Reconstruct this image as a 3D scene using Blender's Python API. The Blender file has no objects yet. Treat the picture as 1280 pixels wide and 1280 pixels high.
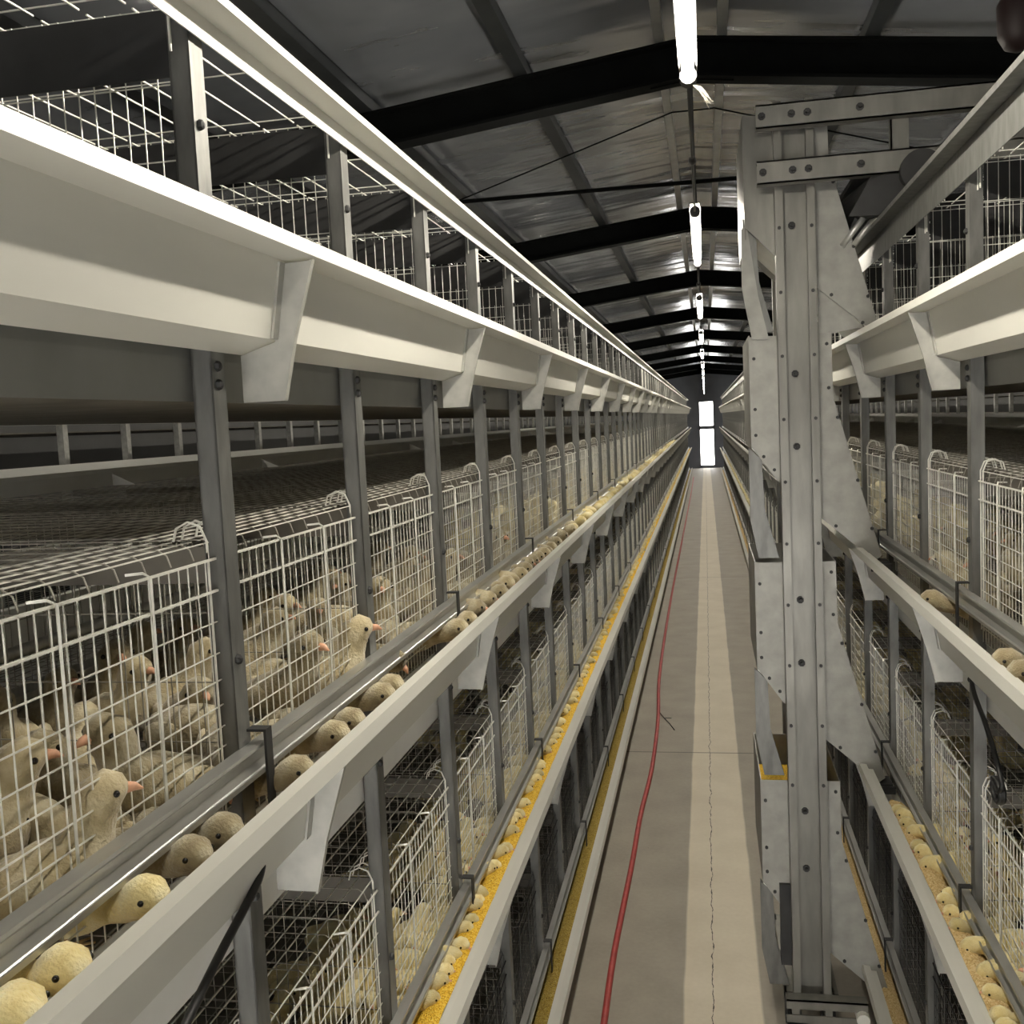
import bpy, math, random
from mathutils import Vector, Matrix
random.seed(11)
SC = bpy.context.scene
COL = SC.collection
PI = math.pi
H = 1.8                      # height of the eye above the floor
CX = 0.013

# ------------------------------------------------------------------ mesh builder
class MB:
    def __init__(s):
        s.v = []; s.f = []
    def add(s, vs, fs):
        b = len(s.v); s.v.extend(vs); s.f.extend([tuple(b + i for i in f) for f in fs])
    def box(s, x0, x1, y0, y1, z0, z1):
        s.add([(x0,y0,z0),(x1,y0,z0),(x1,y1,z0),(x0,y1,z0),(x0,y0,z1),(x1,y0,z1),(x1,y1,z1),(x0,y1,z1)],
              [(0,3,2,1),(4,5,6,7),(0,1,5,4),(1,2,6,5),(2,3,7,6),(3,0,4,7)])
    def tube(s, pts, r, n=4, close=True):
        pts = [Vector(p) for p in pts]
        rs = r if isinstance(r, (list, tuple)) else [r] * len(pts)
        vs = []; up = None
        for i, p in enumerate(pts):
            t = (pts[min(i+1, len(pts)-1)] - pts[max(i-1, 0)]).normalized()
            if up is None:
                up = Vector((0,0,1)) if abs(t.z) < .9 else Vector((1,0,0))
            a = t.cross(up)
            if a.length < 1e-5: a = t.cross(Vector((0,1,0)))
            a.normalize(); b = a.cross(t); up = b
            for k in range(n):
                q = 2*PI*(k+.5)/n
                vs.append(tuple(p + (a*math.cos(q) + b*math.sin(q))*rs[i]))
        fs = []
        for i in range(len(pts)-1):
            for k in range(n):
                fs.append((i*n+k, i*n+(k+1)%n, (i+1)*n+(k+1)%n, (i+1)*n+k))
        if close:
            fs.append(tuple(range(n-1,-1,-1))); fs.append(tuple(range((len(pts)-1)*n, len(pts)*n)))
        s.add(vs, fs)
    def prism(s, poly, a0, a1, axis='y'):
        n = len(poly)
        if axis == 'y': mk = lambda p, a: (p[0], a, p[1])
        elif axis == 'x': mk = lambda p, a: (a, p[0], p[1])
        else: mk = lambda p, a: (p[0], p[1], a)
        vs = [mk(p, a0) for p in poly] + [mk(p, a1) for p in poly]
        fs = [tuple(range(n)), tuple(range(2*n-1, n-1, -1))]
        fs += [(i, i+n, (i+1)%n+n, (i+1)%n) for i in range(n)]
        s.add(vs, fs)
    def sheet(s, prof, th, y0, y1, sx=1, ny=1):
        # folded sheet metal: open profile (x, z) given a thickness and run along y
        n = len(prof); off = []
        P = [Vector(p) for p in prof]
        for i in range(n):
            t = (P[min(i+1,n-1)] - P[max(i-1,0)])
            nn = Vector((-t.y, t.x)).normalized()
            off.append(P[i] + nn*th)
        ring = [(p.x*sx, p.y) for p in P] + [(p.x*sx, p.y) for p in reversed(off)]
        m = len(ring)
        vs = []
        for j in range(ny+1):
            y = y0 + (y1-y0)*j/ny
            vs += [(x, y, z) for x, z in ring]
        fs = []
        for j in range(ny):
            for i in range(m):
                fs.append((j*m+i, j*m+(i+1)%m, (j+1)*m+(i+1)%m, (j+1)*m+i))
        for i in range(n-1):
            for e in (0, ny*m):
                fs.append((e+i, e+i+1, e+m-2-i, e+m-1-i))
        s.add(vs, fs)
    def sphere(s, c, r, nu=10, nv=7, sc=(1,1,1)):
        vs = [(c[0], c[1], c[2]+r*sc[2])]
        for j in range(1, nv):
            ph = PI*j/nv
            for i in range(nu):
                th = 2*PI*i/nu
                vs.append((c[0]+r*sc[0]*math.sin(ph)*math.cos(th), c[1]+r*sc[1]*math.sin(ph)*math.sin(th), c[2]+r*sc[2]*math.cos(ph)))
        vs.append((c[0], c[1], c[2]-r*sc[2]))
        fs = []
        for i in range(nu):
            fs.append((0, 1+i, 1+(i+1)%nu))
            for j in range(nv-2):
                a = 1+j*nu
                fs.append((a+i, a+nu+i, a+nu+(i+1)%nu, a+(i+1)%nu))
            a = 1+(nv-2)*nu
            fs.append((a+i, len(vs)-1, a+(i+1)%nu))
        s.add(vs, fs)
    def cyl(s, c0, c1, r, n=16):
        s.tube([c0, c1], r, n)
    def mesh(s, name, mat, smooth=False):
        me = bpy.data.meshes.new(name)
        me.from_pydata(s.v, [], s.f); me.update()
        import bmesh
        bm = bmesh.new(); bm.from_mesh(me); bmesh.ops.recalc_face_normals(bm, faces=bm.faces); bm.to_mesh(me); bm.free()
        me.materials.append(mat)
        if smooth: me.polygons.foreach_set('use_smooth', [True]*len(me.polygons))
        return me
    def obj(s, name, mat, parent=None, smooth=False, loc=(0,0,0)):
        return link(name, s.mesh(name, mat, smooth), parent, loc)

def link(name, me, parent=None, loc=(0,0,0)):
    o = bpy.data.objects.new(name, me); COL.objects.link(o)
    o.location = loc
    if parent is not None: o.parent = parent
    return o
def tag(o, label=None, cat=None, group=None, kind=None):
    if label: o['label'] = label
    if cat: o['category'] = cat
    if group: o['group'] = group
    if kind: o['kind'] = kind
    return o
def thing(name, label, cat, loc=(0,0,0), rotz=0, group=None):
    o = bpy.data.objects.new(name, None); COL.objects.link(o)
    o.location = loc; o.rotation_euler = (0,0,rotz); o.empty_display_size = .05
    return tag(o, label, cat, group)
KIDS = {}
def kids(o):
    return KIDS.get(o.name) or [c for c in bpy.data.objects if c.parent is o]
def tree(o):
    KIDS[o.name] = [c for c in bpy.data.objects if c.parent is o]
    for c in KIDS[o.name]: KIDS[c.name] = [g for g in bpy.data.objects if g.parent is c]
def dup(root, loc, rotz=0, label=None, group=None):
    r = root.copy(); COL.objects.link(r); r.location = loc; r.rotation_euler = (0,0,rotz)
    if label: r['label'] = label
    if group: r['group'] = group
    elif 'group' in r: del r['group']
    for ch in KIDS.get(root.name, []):
        c = ch.copy(); COL.objects.link(c); c.parent = r
        for g in KIDS.get(ch.name, []):
            d = g.copy(); COL.objects.link(d); d.parent = c
    return r
ORD = ['first','second','third','fourth','fifth','sixth','seventh','eighth','ninth','tenth','eleventh','twelfth','thirteenth','fourteenth']

def smooth_path(pts, n=6):
    P = [Vector(p) for p in pts]; out = []
    for i in range(len(P)-1):
        a, b_, c, d_ = P[max(i-1,0)], P[i], P[i+1], P[min(i+2,len(P)-1)]
        for k in range(n):
            u = k/n
            out.append(tuple(.5*((2*b_) + (c-a)*u + (2*a-5*b_+4*c-d_)*u*u + (-a+3*b_-3*c+d_)*u**3)))
    out.append(tuple(P[-1])); return out
# ------------------------------------------------------------------ materials
def nt(name):
    m = bpy.data.materials.new(name); m.use_nodes = True
    t = m.node_tree
    return m, t, t.nodes['Principled BSDF']
def noise(t, scale, detail=3, vec=None, sc=(1,1,1)):
    n = t.nodes.new('ShaderNodeTexNoise'); n.inputs['Scale'].default_value = scale; n.inputs['Detail'].default_value = detail
    tc = t.nodes.new('ShaderNodeTexCoord'); mp = t.nodes.new('ShaderNodeMapping'); mp.inputs['Scale'].default_value = sc
    t.links.new(tc.outputs['Object'], mp.inputs['Vector']); t.links.new(mp.outputs['Vector'], n.inputs['Vector'])
    return n
def ramp(t, src, stops):
    r = t.nodes.new('ShaderNodeValToRGB')
    el = r.color_ramp.elements
    while len(el) < len(stops): el.new(.5)
    for e, (p, c) in zip(el, stops):
        e.position = p; e.color = (*c, 1) if len(c) == 3 else c
    t.links.new(src, r.inputs['Fac'])
    return r
def simple(name, col, rough=.5, metal=0, var=.12, scale=30, bump=0, bscale=80, sc=(1,1,1), detail=4):
    m, t, b = nt(name)
    n = noise(t, scale, detail, sc=sc)
    lo = tuple(max(0, c*(1-var)) for c in col); hi = tuple(min(1, c*(1+var)) for c in col)
    r = ramp(t, n.outputs['Fac'], [(.3, lo), (.7, hi)])
    t.links.new(r.outputs['Color'], b.inputs['Base Color'])
    b.inputs['Roughness'].default_value = rough; b.inputs['Metallic'].default_value = metal
    if bump:
        n2 = noise(t, bscale, 3, sc=sc); bp = t.nodes.new('ShaderNodeBump'); bp.inputs['Strength'].default_value = bump
        bp.inputs['Distance'].default_value = .01
        t.links.new(n2.outputs['Fac'], bp.inputs['Height']); t.links.new(bp.outputs['Normal'], b.inputs['Normal'])
    return m
M = {}
M['galv'] = simple('galvanised_steel', (.53,.53,.50), .42, .55, .16, 60, .06, 120)
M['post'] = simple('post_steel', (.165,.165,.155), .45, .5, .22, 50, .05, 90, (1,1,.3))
M['trough'] = simple('trough_sheet', (.68,.67,.61), .42, .12, .07, 9, .03, 60, (1,.25,1))
M['rim'] = M['trough']
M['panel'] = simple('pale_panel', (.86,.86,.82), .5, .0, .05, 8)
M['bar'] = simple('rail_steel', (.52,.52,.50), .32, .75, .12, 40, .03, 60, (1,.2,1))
M['panel_shade'] = simple('shaded_panel_sheet', (.24,.24,.225), .5, .2, .12, 8)  # top tier copy of the side panel, shade put into its grey
M['brk'] = simple('bracket_steel', (.40,.395,.36), .45, .25, .12, 40)
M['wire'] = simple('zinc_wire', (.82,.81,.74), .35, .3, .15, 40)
M['wire_shade'] = simple('shaded_bottom_wire', (.085,.085,.08), .5, .3, .3, 40)  # bottom tier wires, with the shade down there put into the colour
M['wire_in'] = simple('shaded_inner_wire', (.36,.34,.29), .5, .4, .3, 40)  # zinc wire copy, darkened to stand for shade inside the cages
M['dark'] = simple('dark_steel', (.025,.025,.025), .6, .1, .25, 20)
M['belt'] = simple('belt_plastic', (.17,.155,.13), .6, 0, .25, 12)
M['plate'] = simple('brown_plate', (.13,.118,.098), .6, .1, .2, 20)
M['black'] = simple('black_rubber', (.012,.012,.012), .5, 0, .3, 20)
M['rafter'] = R_ = simple('rafter_paint', (.0035,.004,.004), .8, 0, .3, 10)
R_.node_tree.nodes['Principled BSDF'].inputs['Specular IOR Level'].default_value = .08
M['purlin'] = simple('purlin_steel', (.03,.033,.035), .5, .4, .2, 10)
M['pur2'] = simple('ridge_channel', (.30,.31,.31), .4, .5, .15, 10)
M['machine'] = simple('cart_sheet', (.31,.305,.28), .5, .35, .13, 26, .07, 220)
M['mast'] = simple('mast_steel', (.205,.20,.18), .42, .5, .2, 22, .08, 60, (1,1,.25))
M['hose'] = simple('red_hose', (.42,.055,.05), .5, 0, .15, 30)
M['white'] = simple('white_plastic', (.72,.72,.66), .5, 0, .05, 20)
M['eye'] = simple('eye_black', (.008,.006,.005), .15)
M['beak'] = simple('beak_horn', (.70,.38,.24), .5, 0, .15, 200)
M['leg'] = simple('leg_skin', (.60,.42,.20), .6, 0, .15, 120)
M['wall'] = simple('wall_panel', (.25,.275,.33), .45, .1, .08, 3)
M['sidewall'] = simple('side_wall', (.16,.16,.16), .6, 0, .1, 3)
M['feed_dark'] = simple('dark_red', (.012,.003,.003), .6)
def fluff(name, a, b_, c):
    m, t, b = nt(name)
    n = noise(t, 38, 4); r = ramp(t, n.outputs['Fac'], [(.32, a), (.5, b_), (.7, c)])
    oi = t.nodes.new('ShaderNodeObjectInfo')
    hs = t.nodes.new('ShaderNodeHueSaturation')
    mr = t.nodes.new('ShaderNodeMapRange'); mr.inputs['To Min'].default_value = .72; mr.inputs['To Max'].default_value = 1.12
    t.links.new(oi.outputs['Random'], mr.inputs['Value']); t.links.new(mr.outputs['Result'], hs.inputs['Value'])
    t.links.new(r.outputs['Color'], hs.inputs['Color']); t.links.new(hs.outputs['Color'], b.inputs['Base Color'])
    b.inputs['Roughness'].default_value = .95
    b.inputs['Sheen Weight'].default_value = .35; b.inputs['Sheen Roughness'].default_value = .5
    n2 = noise(t, 420, 4); bp = t.nodes.new('ShaderNodeBump'); bp.inputs['Strength'].default_value = .6; bp.inputs['Distance'].default_value = .004
    t.links.new(n2.outputs['Fac'], bp.inputs['Height']); t.links.new(bp.outputs['Normal'], b.inputs['Normal'])
    return m
M['chick'] = fluff('yellow_down', (.76,.60,.24), (.90,.77,.40), (.94,.86,.58))
M['chick_old'] = fluff('buff_down', (.27,.21,.115), (.46,.385,.23), (.68,.62,.45))
# feed crumble
def feedmat(name, a, b_, c):
    m, t, b = nt(name)
    v = t.nodes.new('ShaderNodeTexVoronoi'); v.inputs['Scale'].default_value = 330
    tc = t.nodes.new('ShaderNodeTexCoord'); t.links.new(tc.outputs['Object'], v.inputs['Vector'])
    r = ramp(t, v.outputs['Color'], [(.1, a), (.5, b_), (.9, c)])
    t.links.new(r.outputs['Color'], b.inputs['Base Color']); b.inputs['Roughness'].default_value = .8
    bp = t.nodes.new('ShaderNodeBump'); bp.inputs['Strength'].default_value = .8; bp.inputs['Distance'].default_value = .003
    t.links.new(v.outputs['Distance'], bp.inputs['Height']); t.links.new(bp.outputs['Normal'], b.inputs['Normal'])
    return m
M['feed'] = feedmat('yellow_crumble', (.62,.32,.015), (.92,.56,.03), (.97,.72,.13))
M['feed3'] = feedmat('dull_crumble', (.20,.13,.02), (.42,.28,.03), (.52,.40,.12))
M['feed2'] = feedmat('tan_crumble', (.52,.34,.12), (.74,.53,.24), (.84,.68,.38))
# floor: smooth concrete with a paler strip down the middle, a cracked joint in it and a cross joint
def floor_mat():
    m, t, b = nt('aisle_concrete')
    g = t.nodes.new('ShaderNodeTexCoord'); sep = t.nodes.new('ShaderNodeSeparateXYZ'); t.links.new(g.outputs['Object'], sep.inputs[0])
    def math_(op, a, b_=None, c=None):
        n = t.nodes.new('ShaderNodeMath'); n.operation = op
        for i, q in enumerate((a, b_, c)):
            if q is None: continue
            if isinstance(q, (int, float)): n.inputs[i].default_value = q
            else: t.links.new(q, n.inputs[i])
        return n.outputs[0]
    n1 = noise(t, 5, 6); n2 = noise(t, 60, 4); n3 = noise(t, 2.5, 3, sc=(1,.15,1))
    f = math_('ADD', math_('MULTIPLY', n1.outputs['Fac'], .6), math_('MULTIPLY', n2.outputs['Fac'], .25))
    f = math_('ADD', f, math_('MULTIPLY', n3.outputs['Fac'], .15))
    grey = ramp(t, f, [(.3, (.27,.24,.195)), (.7, (.37,.335,.275))])
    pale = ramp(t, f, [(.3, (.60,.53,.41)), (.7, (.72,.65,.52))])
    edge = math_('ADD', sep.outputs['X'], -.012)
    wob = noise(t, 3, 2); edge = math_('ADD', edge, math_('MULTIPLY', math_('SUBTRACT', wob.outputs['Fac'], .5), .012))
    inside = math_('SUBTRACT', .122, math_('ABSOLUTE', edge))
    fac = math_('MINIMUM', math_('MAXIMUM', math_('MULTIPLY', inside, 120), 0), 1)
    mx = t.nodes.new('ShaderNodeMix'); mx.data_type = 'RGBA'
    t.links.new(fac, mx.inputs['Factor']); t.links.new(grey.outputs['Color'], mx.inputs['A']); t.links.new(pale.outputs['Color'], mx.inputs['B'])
    # crack
    cn = noise(t, 9, 6, sc=(.0001,1,.0001)); cx = math_('ADD', sep.outputs['X'], math_('MULTIPLY', math_('SUBTRACT', cn.outputs['Fac'], .5), .035))
    cx = math_('ABSOLUTE', math_('ADD', cx, .017))
    gap = noise(t, 30, 3, sc=(.0001,1,.0001)); wid = math_('MULTIPLY', math_('SUBTRACT', gap.outputs['Fac'], .32), .0075)
    crack = math_('LESS_THAN', cx, wid)
    jy = math_('LESS_THAN', math_('ABSOLUTE', math_('SUBTRACT', sep.outputs['Y'], 5.41)), .006)
    jy2 = math_('LESS_THAN', math_('ABSOLUTE', math_('SUBTRACT', sep.outputs['Y'], 11.4)), .006)
    sp = noise(t, 45, 2); spot = math_('GREATER_THAN', sp.outputs['Fac'], .80)
    dk = math_('MAXIMUM', math_('MAXIMUM', crack, math_('MULTIPLY', math_('MAXIMUM', jy, jy2), .7)), math_('MULTIPLY', spot, .5))
    m2 = t.nodes.new('ShaderNodeMix'); m2.data_type = 'RGBA'; m2.inputs['B'].default_value = (.06,.05,.04,1)
    t.links.new(dk, m2.inputs['Factor']); t.links.new(mx.outputs['Result'], m2.inputs['A'])
    t.links.new(m2.outputs['Result'], b.inputs['Base Color'])
    b.inputs['Roughness'].default_value = .62
    bp = t.nodes.new('ShaderNodeBump'); bp.inputs['Strength'].default_value = .1; bp.inputs['Distance'].default_value = .01
    t.links.new(n2.outputs['Fac'], bp.inputs['Height']); t.links.new(bp.outputs['Normal'], b.inputs['Normal'])
    return m
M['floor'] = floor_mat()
def roof_mat():
    m, t, b = nt('roof_sheet')
    n = noise(t, 2.0, 3); r = ramp(t, n.outputs['Fac'], [(.3, (.25,.265,.295)), (.7, (.34,.36,.395))])
    t.links.new(r.outputs['Color'], b.inputs['Base Color'])
    b.inputs['Metallic'].default_value = .55; b.inputs['Roughness'].default_value = .2
    n2 = noise(t, .9, 2, sc=(1.0,3.0,1)); n3 = noise(t, 5, 2, sc=(.5,1.6,1))
    ad = t.nodes.new('ShaderNodeMath'); ad.operation = 'MULTIPLY_ADD'; ad.inputs[1].default_value = .12
    t.links.new(n3.outputs['Fac'], ad.inputs[0]); t.links.new(n2.outputs['Fac'], ad.inputs[2])
    bp = t.nodes.new('ShaderNodeBump'); bp.inputs['Strength'].default_value = .9; bp.inputs['Distance'].default_value = .035
    t.links.new(ad.outputs[0], bp.inputs['Height']); t.links.new(bp.outputs['Normal'], b.inputs['Normal'])
    return m
M['roof'] = roof_mat()
def emit(name, col, s):
    m = bpy.data.materials.new(name); m.use_nodes = True; t = m.node_tree
    t.nodes.clear(); o = t.nodes.new('ShaderNodeOutputMaterial'); e = t.nodes.new('ShaderNodeEmission')
    e.inputs['Color'].default_value = (*col, 1); e.inputs['Strength'].default_value = s
    t.links.new(e.outputs[0], o.inputs['Surface']); return m
M['tube'] = emit('lit_tube', (1, .93, .80), 155)
M['tube_dim'] = emit('dim_tube', (1, .92, .76), 26)
m, t, b = nt('clear_glass'); b.inputs['Transmission Weight'].default_value = 1; b.inputs['Roughness'].default_value = .02
b.inputs['IOR'].default_value = 1.05; M['glass'] = m

# ------------------------------------------------------------------ the house
HW, YB, YE = 3.9, -2.4, 35.0
SLOPE = .118
ZR = 3.32                                     # roof sheet underside at the ridge
roof_z = lambda x: ZR - SLOPE*abs(x)
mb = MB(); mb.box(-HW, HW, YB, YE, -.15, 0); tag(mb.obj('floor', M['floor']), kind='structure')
mb = MB()
mb.prism([(-HW-.1, roof_z(HW+.1)), (0, ZR), (HW+.1, roof_z(HW+.1)), (HW+.1, roof_z(HW+.1)+.08), (0, ZR+.08), (-HW-.1, roof_z(HW+.1)+.08)], YB, YE)
tag(mb.obj('ceiling', M['roof']), kind='structure')
for nm, x0, x1 in (('wall_left', -HW-.1, -HW), ('wall_right', HW, HW+.1)):
    mb = MB(); mb.box(x0, x1, YB, YE, 0, roof_z(HW)); tag(mb.obj(nm, M['sidewall']), kind='structure')
mb = MB(); mb.prism([(-HW,0),(-1.3,0),(-1.3,.95),(1.3,.95),(1.3,0),(HW,0),(HW,roof_z(HW)),(0,ZR),(-HW,roof_z(HW))], YB-.1, YB); tag(mb.obj('wall_back', M['wall']), kind='structure')  # low wide opening behind the camera, added to light the lower tiers
DX0, DX1, DZ0, DZ1 = -.23, .33, 0.0, 2.27     # the doorway in the end wall
mb = MB()
mb.prism([(-HW,0),(DX0,0),(DX0,DZ1),(DX1,DZ1),(DX1,0),(HW,0),(HW,roof_z(HW)),(0,ZR),(-HW,roof_z(HW))], YE, YE+.1)
tag(mb.obj('wall_far', M['wall']), kind='structure')
d = thing('door_1', None, None, (0,YE,0)); d['kind'] = 'structure'
mb = MB()
mb.box(DX0, DX0+.06, .0, .06, 0, DZ1); mb.box(DX1-.06, DX1, .0, .06, 0, DZ1)
mb.box(DX0, DX1, .0, .06, DZ1-.05, DZ1); mb.box(DX0, DX1, .0, .06, 0, .1); mb.box(DX0, DX1, .0, .06, 1.30, 1.42)
mb.obj('door_frame', M['wall'], d)
for z0, z1 in ((.1, 1.30), (1.42, DZ1-.05)):
    mb = MB(); mb.box(DX0+.06, DX1-.06, .025, .031, z0, z1); mb.obj('door_pane', M['glass'], d)

# rafters, purlins
RY = [0.7, 4.2, 7.5, 10.7, 14.3, 18.1, 22.0, 25.9, 29.8, 33.4]
def rafter_mesh():
    mb = MB(); top = 3.258; th = .15
    for s in (-1, 1):
        def zz(x): return top - SLOPE*abs(x)
        def seg(d0, d1, y0, y1):
            pts = [(0, top-d0), (s*(HW-.02), zz(HW-.02)-d0), (s*(HW-.02), zz(HW-.02)-d1), (0, top-d1)]
            mb.prism(pts, y0, y1)
        seg(0, .012, -.05, .05); seg(.012, th-.012, -.006, .006); seg(th-.012, th, -.05, .05)
    mb.prism([(-.16, top-th-.006-.16*SLOPE),(0,top-th-.004),(.16, top-th-.006-.16*SLOPE),(.16,top-.02-.16*SLOPE),(0,top-.01),(-.16,top-.02-.16*SLOPE)], -.012, .012)
    return mb.mesh('rafter', M['rafter'])
rm = rafter_mesh()
for i, y in enumerate(RY):
    o = link('rafter', rm, None, (0, y, 0))
    lab = 'black steel rafter crossing just above the camera' if i == 0 else 'black steel roof rafter across the aisle, %s from the camera' % ORD[i-1]
    tag(o, lab, 'rafter')
PX = [.12, .67, 1.32, 1.95, 2.6, 3.25]
PN = ['beside the ridge lamps', 'first out from the ridge', 'second out from the ridge', 'third out from the ridge', 'fourth out from the ridge', 'nearest the side wall']
for s, side in ((-1, 'left'), (1, 'right')):
    for x, pn in zip(PX, PN):
        zt = roof_z(x)
        mb = MB(); w = .018 if x < .2 else .028
        mb.box(s*x-w, s*x+w, YB+.05, YE-.05, zt-.058, zt-.052); mb.box(s*x-w if s > 0 else s*x+w-.005, s*x-w+.005 if s > 0 else s*x+w, YB+.05, YE-.05, zt-.054, zt-.010)
        mb.box(s*x-w, s*x+w, YB+.05, YE-.05, zt-.014, zt-.009)
        tag(mb.obj('purlin', M['pur2'] if x < .2 else M['purlin']), 'steel purlin running the length of the %s roof slope, %s' % (side, pn), 'purlin')
# eaves-side dark closing strip of the roof over the left row and right row
mb = MB(); mb.tube([(-HW, 5.5, 2.99), (-1.2, 5.5, 3.005), (0, 5.5, 3.0), (HW, 5.5, 2.99)], .011, 6)
tag(mb.obj('tie_cable', M['rafter']), 'thick black tie cable stretched level across the house below the roof', 'cable')
mb = MB(); mb.tube([(-1.7, 6.1, roof_z(1.7)-.065), (-.1, 5.1, roof_z(.1)-.062), (.1, 5.1, roof_z(.1)-.062), (1.7, 6.1, roof_z(1.7)-.065)], .004, 5)
tag(mb.obj('roof_wire', M['rafter']), 'thin black wire running slanted up under the roof sheets', 'wire')

# ------------------------------------------------------------------ lamps
LZ = 2.46
LY = [(.93+2.52*k, .93+2.52*k+1.19) for k in range(-1, 13)]
def lamp(x, z, y0, y1, label, group=None, mat='tube'):
    t_ = thing('tube_lamp', label, 'lamp', (x, y0, z), 0, group)
    L = y1-y0
    mb = MB(); mb.tube([(0,.03,0),(0,L-.03,0)], .0115, 12); mb.obj('light_tube', M[mat], t_, True)
    mb = MB(); mb.prism([(-.018,.015),(-.018,.028),(.018,.028),(.018,.015),(.015,.015),(.015,.024),(-.015,.024),(-.015,.015)], .0, L); mb.obj('top_shield', M['dark'], t_)  # channel added above the tube to keep its light off the ridge
    for y in (0, L):
        mb = MB(); mb.cyl((0,y-.02 if y else 0,0), (0,y if y else .035,0), .017, 12) if y else mb.cyl((0,0,0),(0,.03,0), .017, 12)
        if y: mb = MB(); mb.cyl((0,L-.03,0),(0,L,0), .017, 12)
        mb.obj('end_cap', M['dark'], t_)
    for y in (.2, L-.2):
        mb = MB(); mb.tube([(0,y,.028),(0,y,roof_z(x)-z-.06)], .003, 5); mb.obj('hanger', M['dark'], t_)
    return t_
for i, (a, b_) in enumerate(LY):
    lab = 'lit tube lamp hanging above and behind the camera' if i == 0 else 'lit warm white tube lamp over the aisle, %s from the camera' % ORD[i-1]
    lamp(0, LZ, a, b_, lab)
for s, side in ((-1, 'left'), (1, 'right')):
    for i, y in enumerate((2, 8, 14, 20, 26)):
        lamp(s*1.98, 2.55, y, y+2.1, 'tube lamp over the neighbouring aisle beyond the %s cage row' % side, 'lamps over the %s neighbouring aisle' % side, 'tube_dim')
for i in range(len(LY)-1):
    y0, y1 = LY[i][1]+.004, LY[i+1][0]-.004
    c = thing('lamp_cable', 'dark power cable joining the %s' % ('rear lamp to the nearest lamp' if i == 0 else '%s and %s lamps over the aisle' % (ORD[i-1], ORD[i])), 'cable', (0, y0, LZ))
    L = y1-y0
    mb = MB(); mb.tube([(0,0,0),(0,L*.3,-.012),(0,L*.7,-.012),(0,L,0)], .004, 6); mb.obj('cord', M['black'], c, True)
    mb = MB(); mb.sphere((0, L*.45, -.014), .011, 10, 8, (1,2.2,1)); mb.obj('connector', M['black'], c, True)
mb = MB()
random.seed(3)
for k in range(9):
    a = random.uniform(-.5,.5); mb.tube([(.008,2.10,LZ-.016),(.02+.012*k/9,2.07,LZ-.035+.012*a),(.033+random.uniform(-.006,.012),2.06+.012*a,LZ-.06+random.uniform(-.018,.012))], .00035, 3)
tag(mb.obj('straw_wisp', M['wire_in']), 'pale wisp of loose threads hanging from the end of the nearest lamp', 'wisp')

# ------------------------------------------------------------------ cage rows
SIDES = {
 'left':  dict(s=-1, rims=[.225, .84, 1.433, 2.012], y0=1.045, st=.455, k0=-1, w=0.0, n=66),
 'right': dict(s=1,  rims=[.205, .80, 1.415, 2.0], y0=2.083, st=.462, k0=-2, w=0.0, n=63),
}
TN = ['bottom', 'lower', 'middle', 'top']
WF = .522; WR = 1.49; ROWEND = 31.2
TROUGH = [(.430,-.003),(.4108,0),(.4072,-.017),(.446,-.0185),(.462,-.1055),(.507,-.1195),(.510,-.078)]
BAR = [(.508,.020),(.491,.020),(.4905,.0165),(.498,.010),(.500,-.001),(.497,-.010),(.492,-.0135),(.489,-.011),(.4888,-.006)]
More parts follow.
